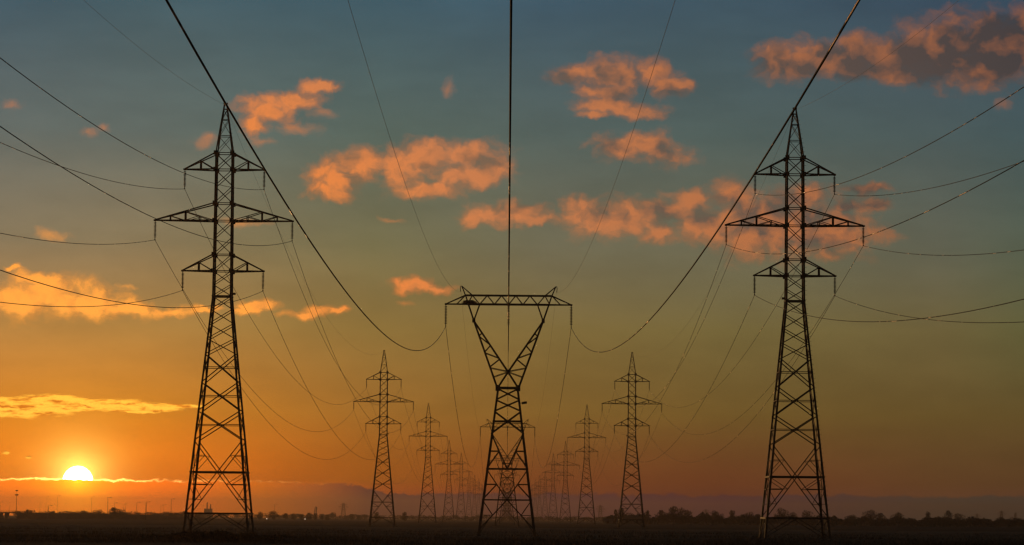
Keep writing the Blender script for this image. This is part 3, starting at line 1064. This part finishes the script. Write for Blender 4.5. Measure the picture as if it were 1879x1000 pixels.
# kind, bearing, rise of the crown above the horizon line, half width, distance, label
TREES = [
    ('round', -451, 3.0, 5, 1500, 'small round tree standing just right of the left tower, first of the open row'),
    ('round', -427, 4.6, 8.5, 1500, 'largest dark tree of the open row between the left tower and the next one'),
    ('loose', -405, 0.8, 5.5, 1560, 'low tree in the open row, right of the largest one'),
    ('round', -390, 0.6, 5, 1560, 'low round tree in the open row, second to the right of the largest one'),
    ('tall', -375, -0.2, 4, 1560, 'small narrow tree in the open row, left of the two dark domes'),
    ('round', -361, 2.2, 6, 1540, 'dark domed tree in the middle of the open row'),
    ('tall', -350, 1.6, 3, 1520, 'slim dark upright tree touching the right side of the domed one'),
    ('loose', -338, -2.8, 3, 1540, 'tiny bush-like tree right of the slim upright one'),
    ('round', -328, -0.8, 5, 1540, 'low tree right of the tiny bush-like one in the open row'),
    ('loose', -318, 3.0, 5, 2300, 'pale hazy tree behind the open row'),
    ('tall', -284, 0.8, 4, 1900, 'hazy upright tree left of the second tower, farther of two'),
    ('round', -271, -1.0, 5, 1900, 'hazy low tree left of the second tower, nearer of two'),
    ('round', -238, 4.0, 5, 1400, 'dark tree seen through the legs of the second tower in the left row'),
    ('round', -187, 4.8, 5, 1350, 'dark round tree alone between the second and third towers of the left row'),
    ('loose', -875, 3.8, 6, 1480, 'small tree at the right end of the low bridge'),
    ('loose', -830, 1.4, 6, 1500, 'low scrubby tree on the embankment left of the sun'),
    ('round', -774, 2.0, 9, 1520, 'broad low tree on the embankment under the sun'),
    ('broad', -748, 3.6, 12, 1520, 'wide spreading tree on the embankment just right of the sun'),
    ('round', -718, 9.0, 9, 1450, 'tallest dark tree on the embankment, right of the sun'),
    ('broad', -705, 5.0, 10, 1460, 'sloping tree leaning on the right of the tallest one on the embankment'),
    ('loose', -675, -0.6, 5, 1500, 'little tree at the foot of a lamp post on the embankment'),
    ('loose', -614, -1.6, 5, 1500, 'little tree on the embankment close to the left tower'),
    ('tall', 199, 11.0, 3, 1260, 'small leaning tree at the left of the farm by the second right tower'),
    ('round', 209, 13.5, 6, 1260, 'dark tree over the farm roof, behind the second right tower'),
    ('cone', 257, 9.6, 5.5, 1260, 'dark pointed tree just right of the second right tower'),
    ('round', 283, 9.8, 8, 1260, 'round tree left of the highest clump on the right'),
    ('broad', 294, 4.2, 8, 1260, 'low tree filling the gap left of the highest clump on the right'),
    ('round', 305, 16.0, 9.5, 1260, 'tallest crown of the highest clump on the right'),
    ('broad', 319, 12.6, 10, 1260, 'middle crown of the highest clump on the right'),
    ('round', 330, 10.0, 9, 1260, 'right-hand crown of the highest clump on the right'),
    ('tall', 357, 8.0, 4, 1280, 'small upright tree, left one of a pair in the right-hand tree line'),
    ('round', 367, 6.2, 5, 1280, 'small round tree, right one of a pair in the right-hand tree line'),
    ('round', 380, 9.4, 8, 1280, 'dark dome tree right of the small pair in the tree line'),
    ('broad', 391, 3.6, 8, 1280, 'low shoulder tree right of the dark dome in the tree line'),
    ('loose', 412, 10.8, 5, 1300, 'two-lobed tree standing free above the tree line, left of the right tower'),
    ('broad', 443, 6.6, 11, 1300, 'wide low tree just left of the feet of the right tower'),
    ('loose', 458, 4.6, 8, 1300, 'ragged low tree behind the left feet of the right tower'),
    ('broad', 503, 13.2, 12, 1300, 'dome-shaped tree seen between the feet of the right tower'),
    ('broad', 523, 7.0, 9, 1300, 'low tree right of the dome seen between the feet of the right tower'),
    ('broad', 549, 10.0, 12, 1300, 'second dome-shaped tree seen between the feet of the right tower'),
    ('cone', 600, 3.4, 6, 1300, 'small pointed tree just right of the right tower'),
    ('broad', 630, 3.6, 12, 1300, 'flat-topped low tree in the far right tree line'),
    ('broad', 665, 11.4, 14, 1300, 'big rounded tree, highest of the far right tree line'),
    ('round', 682, 8.0, 10, 1300, 'right half of the big rounded clump in the far right tree line'),
    ('broad', 716, 6.8, 13, 1300, 'broad tree between the two high clumps of the far right tree line'),
    ('round', 770, 11.0, 5, 1300, 'small tree at the left end of the flat ridge far right'),
    ('round', 808, 13.2, 7, 1300, 'tree at the right end of the flat ridge far right'),
    ('broad', 826, 7.4, 12, 1300, 'sloping tree beyond the flat ridge far right'),
    ('round', 903, 3.0, 9, 1350, 'round low tree near the right edge of the photo'),
    ('round', 946, -1.0, 8, 1300, 'small dark tree cut by the right edge of the photo'),
]
for kind, bx, rise, hwid, Y, lab in TREES:
    if kind not in protos:
        protos[kind] = tree_proto(*PROTO[kind])
    p = protos[kind]
    t = p if kind not in used else copy_tree(p)
    used.add(kind)
    H = zat(rise, Y)
    s = H / 10.0 * (1.10 if bx > 150 else 1.0)
    w = 1.25 * hwid * Y / FOCAL / PROTO[kind][1]
    w = max(w, s * 0.45)
    t.scale = (w, w, s)
    t.location = (at(bx, Y), Y, 0)
    t.rotation_euler.z = (bx * 0.37) % 6.28
    tag(t, lab, 'tree', TG)


def hedge(name, label, b0, b1, Y, top, n, leaf, depth=8.0, seed=2):
    rn = random.Random(seed)
    m = MB()
    for i in range(n):
        f = rn.random()
        bx = b0 + (b1 - b0) * f
        h = top(bx)
        y = Y + rn.uniform(-depth, depth) / 2
        r = rn.uniform(0.5, 1.0) * h * 0.5
        leaves(m, at(bx, y), y, h - r * 0.9 if rn.random() < 0.6 else h * rn.uniform(0.2, 0.6), r * 1.3, r, r * 0.9, 26, leaf, rn)
    o = m.build(name, M_LEAF)
    tag(o, label, None, kind='stuff')


def top_right(b):
    base = 3.9 if b < 600 else 3.5
    return base + 0.6 * sin(b * 0.09) + 0.45 * sin(b * 0.23 + 1) + 0.35 * sin(b * 0.6)


hedge('hedgerow', 'dark unbroken hedge under the tree line on the right', 180, 975, 1290, top_right, 1900, 0.30)
hedge('distant_hedgerow', 'pale hazy hedge far off along the middle of the horizon', -640, 260, 2500, lambda b: 4.2 + 0.5 * sin(b * 0.11) + 0.4 * sin(b * 0.31), 900, 0.42, 14, 4)
hedge('bank_scrub', 'low scrub along the top of the embankment on the left', -900, -560, 1530, lambda b: 3.9 + 0.4 * sin(b * 0.2) + 0.3 * sin(b * 0.07), 420, 0.28, 5, 6)

# ---------------------------------------------------------------- embankment, bridge, lamp posts
Yb = 1500.0
m = MB()
ex = [at(b, Yb) for b in (-888, -880, -860, -780, -700, -640, -560, -500)]
ez = [2.9, 2.9, 2.95, 2.9, 2.6, 2.2, 1.4, 0.0]
vs = []
for x, z in zip(ex, ez):
    vs += [(x, Yb - 8 - z * 2, -0.05), (x, Yb - 5, z), (x, Yb + 5, z), (x, Yb + 8 + z * 2, -0.05)]
fs = []
for i in range(len(ex) - 1):
    a = i * 4
    fs += [(a, a + 4, a + 5, a + 1), (a + 1, a + 5, a + 6, a + 2), (a + 2, a + 6, a + 7, a + 3)]
fs += [(0, 1, 2, 3)]
m.add(vs, fs)
o = m.build('embankment', gm)
tag(o, 'low grassy road embankment under the sun', None, kind='structure')

br = bpy.data.objects.new('road_bridge', None)
COL.objects.link(br)
br.location = (at(-920, Yb), Yb, 0)
x0, x1 = at(-962, Yb) - br.location.x, at(-888, Yb) - br.location.x
m = MB()
m.box(((x0 + x1) / 2, 0, 2.95), (x1 - x0, 9, 0.5))
m.build('deck', M_CONC, br)
for y in (-4.4, 4.4):
    m = MB()
    m.bar((x0, y, 3.8), (x1, y, 3.8), 0.09)
    m.bar((x0, y, 3.5), (x1, y, 3.5), 0.07)
    k = x0
    while k <= x1:
        m.bar((k, y, 3.19), (k, y, 3.83), 0.09)
        k += 1.5
    m.build('guard_rail', M_STEEL, br)
for b in (-958, -925, -914, -890):
    m = MB()
    m.box((at(b, Yb) - br.location.x, 0, 1.3), (1.1 if b != -890 else 1.9, 7.6, 2.9))
    m.box((at(b, Yb) - br.location.x, 0, 2.64), (1.7, 8.2, 0.14))
    m.build('pier', M_CONC, br)
tag(br, 'low concrete road bridge with open arches at the far left horizon', 'bridge')


def lamp(bx, top, Y, heads, thick, label):
    t = bpy.data.objects.new('street_lamp', None)
    COL.objects.link(t)
    H = zat(top, Y)
    t.location = (at(bx, Y), Y, 0)
    m = MB()
    m.tube([(0, 0, 0), (0, 0, H * 0.5), (0, 0, H)], 0.1, 8, [thick, thick * 0.8, thick * 0.55])
    m.box((0, 0, 0.25), (thick * 3, thick * 3, 0.5))
    m.build('pole', M_STEEL, t)
    if heads == 'mast':
        m = MB()
        m.lathe((0, 0, H), [(0.15, -0.3), (0.9, -0.15), (1.0, 0.15), (0.3, 0.4)], 12)
        m.build('lamp_head', M_PLATE, t)
        m = MB()
        m.lathe((0, 0, H), [(0.1, 1.9), (0.7, 2.0), (0.75, 2.3), (0.2, 2.5)], 12)
        m.bar((0, 0, H), (0, 0, H + 2.1), 0.08)
        m.build('lamp_head', M_PLATE, t)
    else:
        for s in ((1,) if heads == 1 else (-1, 1)):
            m = MB()
            m.tube([(0, 0, H - 0.3), (s * 0.5, 0, H), (s * 1.3, 0, H + 0.12)], 0.05, 6)
            m.build('arm', M_STEEL, t)
            m = MB()
            m.tube([(s * 1.2, 0, H + 0.10), (s * 1.6, 0, H + 0.14), (s * 2.1, 0, H + 0.12)], 0.1, 8, [0.08, 0.17, 0.08])
            m.build('lamp_head', M_PLATE, t)
    tag(t, label, 'street lamp', 'lamp posts along the far road')


LAMPS = [
    (-897, 30, 1500, 'mast', 0.16, 'tall double-headed lighting mast above the low bridge, left of the sun'),
    (-927, 17, 2100, 1, 0.13, 'faint lamp post at the left edge of the photo'),
    (-910, 17, 2300, 1, 0.12, 'faint lamp post between the left edge and the tall lighting mast'),
    (-854, 17, 2300, 1, 0.12, 'faint lamp post first to the right of the tall lighting mast'),
    (-843, 27, 2100, 1, 0.10, 'faint tall lamp post second to the right of the tall lighting mast'),
    (-839, 11, 1480, 1, 0.20, 'short thick lamp post on the embankment between the mast and the sun'),
    (-822, 29, 2300, 1, 0.10, 'very faint tall lamp post just left of the sun'),
    (-760, 28, 2100, 1, 0.11, 'faint lamp post just right of the sun'),
    (-730, 27, 1650, 1, 0.13, 'slender tall lamp post left of the tallest embankment tree'),
    (-718, 17, 1800, 1, 0.12, 'lamp post rising behind the tallest embankment tree'),
    (-701, 14, 2100, 1, 0.11, 'faint short lamp post, left of a close pair'),
    (-698, 17, 2100, 1, 0.11, 'faint short lamp post, right of a close pair'),
    (-677, 18, 1600, 1, 0.13, 'slender lamp post rising from the little tree on the embankment'),
    (-660, 19, 1480, 1, 0.26, 'thickest dark lamp post, midway between the sun and the left tower'),
    (-633, 13, 2200, 1, 0.11, 'pale lamp post, left of a pair beside the left tower'),
    (-628, 15, 2200, 1, 0.11, 'pale lamp post, right of a pair beside the left tower'),
    (-614, 25, 1650, 1, 0.13, 'slender tall lamp post nearest the left tower'),
    (-425, 17, 2100, 1, 0.14, 'faint lamp post above the largest tree of the open row'),
]
for a in LAMPS:
    lamp(*a)

# ---------------------------------------------------------------- far masts and works
def far_mast(bx, rise, Y, w, label, arms):
    t = bpy.data.objects.new('distant_mast', None)
    COL.objects.link(t)
    H = zat(rise, Y)
    t.location = (at(bx, Y), Y, 0)
    m = MB()
    for k in range(4):
        m.bar((CORN[k][0] * w, CORN[k][1] * w, 0), (CORN[k][0] * w * 0.25, CORN[k][1] * w * 0.25, H), 0.4)
    n = 9
    for i in range(n):
        z0, z1 = H * i / n, H * (i + 1) / n
        w0, w1 = w * (1 - 0.75 * i / n), w * (1 - 0.75 * (i + 1) / n)
        for k in range(4):
            a, b = CORN[k], CORN[(k + 1) % 4]
            m.bar((a[0] * w0, a[1] * w0, z0), (b[0] * w1, b[1] * w1, z1), 0.25)
            m.bar((b[0] * w0, b[1] * w0, z0), (a[0] * w1, a[1] * w1, z1), 0.25)
    m.build('mast_frame', M_STEEL, t)
    m = MB()
    if arms:
        for f, l in ((0.62, 4), (0.76, 6), (0.9, 4)):
            m.bar((-l, 0, H * f), (l, 0, H * f), 0.35)
            m.bar((-l, 0, H * f), (0, 0, H * f + 2), 0.25)
            m.bar((l, 0, H * f), (0, 0, H * f + 2), 0.25)
        m.build('crossarm', M_STEEL, t)
    else:
        m.tube([(0, 0, H), (0, 0, H * 1.12)], 0.15, 6)
        for f in (0.8, 0.9, 0.97):
            m.box((w * 0.5, 0, H * f), (1.2, 0.8, 2.4))
        m.build('antenna', M_STEEL, t)
    tag(t, label, 'mast', 'masts far away in the haze')


far_mast(-350, 12, 3600, 2.6, 'stubby hazy mast behind the open row of trees, left one', False)
far_mast(-299, 20, 3600, 3.2, 'taller hazy lattice mast behind the open row of trees, right one', True)
far_mast(171, 20, 3600, 3.0, 'hazy lattice mast left of the second right tower', True)
far_mast(364, 14, 3900, 2.4, 'faint mast above the small pair of trees on the right', True)
far_mast(716, 12, 3900, 2.6, 'faint mast above the broad tree far right', True)
far_mast(860, 10, 4200, 2.2, 'faint mast left of three near the right edge', True)
far_mast(905, 16, 3900, 2.6, 'tallest faint mast near the right edge, over the round low tree', True)
far_mast(930, 12, 4100, 2.2, 'faint mast closest to the right edge', False)

pl = bpy.data.objects.new('factory', None)
COL.objects.link(pl)
Yf = 3600
pl.location = (at(-546, Yf), Yf, 0)
m = MB()
m.box((0, 0, 5.5), (9, 12, 11))
m.box((-8, 0, 2.5), (8, 12, 5))
m.build('hall', M_BRICK, pl)
for x, h in ((-1.5, 18.5), (2.6, 16.5)):
    m = MB()
    m.tube([(x, 0, 8), (x, 0, h)], 0.6, 10, [0.8, 0.55])
    m.build('chimney', M_BRICK, pl)
tag(pl, 'hazy works with two chimneys seen between the legs of the left tower', 'factory')


def farmhouse(bx, Y, w, d, hw_, hr, label, chim=True):
    t = bpy.data.objects.new('farmhouse', None)
    COL.objects.link(t)
    t.location = (at(bx, Y), Y, 0)
    m = MB()
    m.box((0, 0, hw_ / 2), (w, d, hw_))
    wall = m.build('wall', M_BRICK, t)
    for i in range(max(2, int(w / 3))):
        x = -w / 2 + (i + 0.5) * w / max(2, int(w / 3))
        m = MB()
        m.box((x, -d / 2 - 0.02, hw_ * 0.55), (0.9, 0.08, 1.1))
        m.build('window', M_PLATE, t)
    m = MB()
    e = 0.4
    vs = [(-w / 2 - e, -d / 2 - e, hw_ - .1), (w / 2 + e, -d / 2 - e, hw_ - .1), (w / 2 + e, d / 2 + e, hw_ - .1), (-w / 2 - e, d / 2 + e, hw_ - .1),
          (-w / 2 - e, 0, hw_ + hr), (w / 2 + e, 0, hw_ + hr)]
    m.add(vs, [(0, 1, 5, 4), (2, 3, 4, 5), (0, 4, 3), (1, 2, 5), (3, 2, 1, 0)])
    roof = m.build('roof', M_ROOF, t)
    if chim:
        m = MB()
        m.box((w * 0.3, 0, hw_ + hr + 0.2), (0.7, 0.7, 1.4))
        m.build('chimney', M_BRICK, roof)
    tag(t, label, 'farmhouse', 'low farm buildings in the tree line')


farmhouse(228, 1270, 8.5, 8, 2.2, 1.5, 'dark low farmhouse with a flat-looking roof at the feet of the second right tower')
farmhouse(190, 1275, 5.5, 6, 1.5, 0.9, 'small shed on the slope left of the farmhouse by the second right tower', False)
farmhouse(789, 1310, 11, 8, 2.9, 1.0, 'long low building forming the flat ridge far right', False)


def glow_spot(bx, label):
    Y = 1520  # glowing head on a post, added for a bright spot of unknown source
    t = bpy.data.objects.new('glow_spot', None)
    COL.objects.link(t)
    t.location = (at(bx, Y), Y, 0)
    m = MB()
    m.tube([(0, 0, 0), (0, 0, 0.75)], 0.06, 6)
    m.build('pole', M_STEEL, t)
    m = MB()
    m.lathe((0, 0, 0.95), [(0.1, -0.2), (0.24, -0.12), (0.27, 0.1), (0.1, 0.2)], 10)
    lm = bpy.data.materials.new('added_glow')
    lm.use_nodes = True
    b = lm.node_tree.nodes['Principled BSDF']
    b.inputs['Emission Color'].default_value = (1, 0.72, 0.5, 1)
    b.inputs['Emission Strength'].default_value = 1.2
    m.build('glow_head', lm, t)
    tag(t, label, 'lamp', 'small bright spots among the far trees')


glow_spot(-439, 'tiny bright spot at the left foot of the largest tree of the open row')
glow_spot(-369, 'tiny bright spot at the left foot of the dark domed tree')

# ---------------------------------------------------------------- the evening haze
hm = bpy.data.materials.new('evening_haze')
hm.use_nodes = True
ht = hm.node_tree
ht.nodes.clear()
pv = ht.nodes.new('ShaderNodeVolumePrincipled')
pv.inputs['Color'].default_value = (0.50, 0.39, 0.31, 1)
pv.inputs['Density'].default_value = HAZE
pv.inputs['Anisotropy'].default_value = 0.76
ho = ht.nodes.new('ShaderNodeOutputMaterial')
ht.links.new(pv.outputs[0], ho.inputs['Volume'])
m = MB()
m.box((0, 3875, 23.5), (7600, 8450, 49))
o = m.build('haze', hm)
tag(o, 'thin evening haze over the fields', None, kind='stuff')
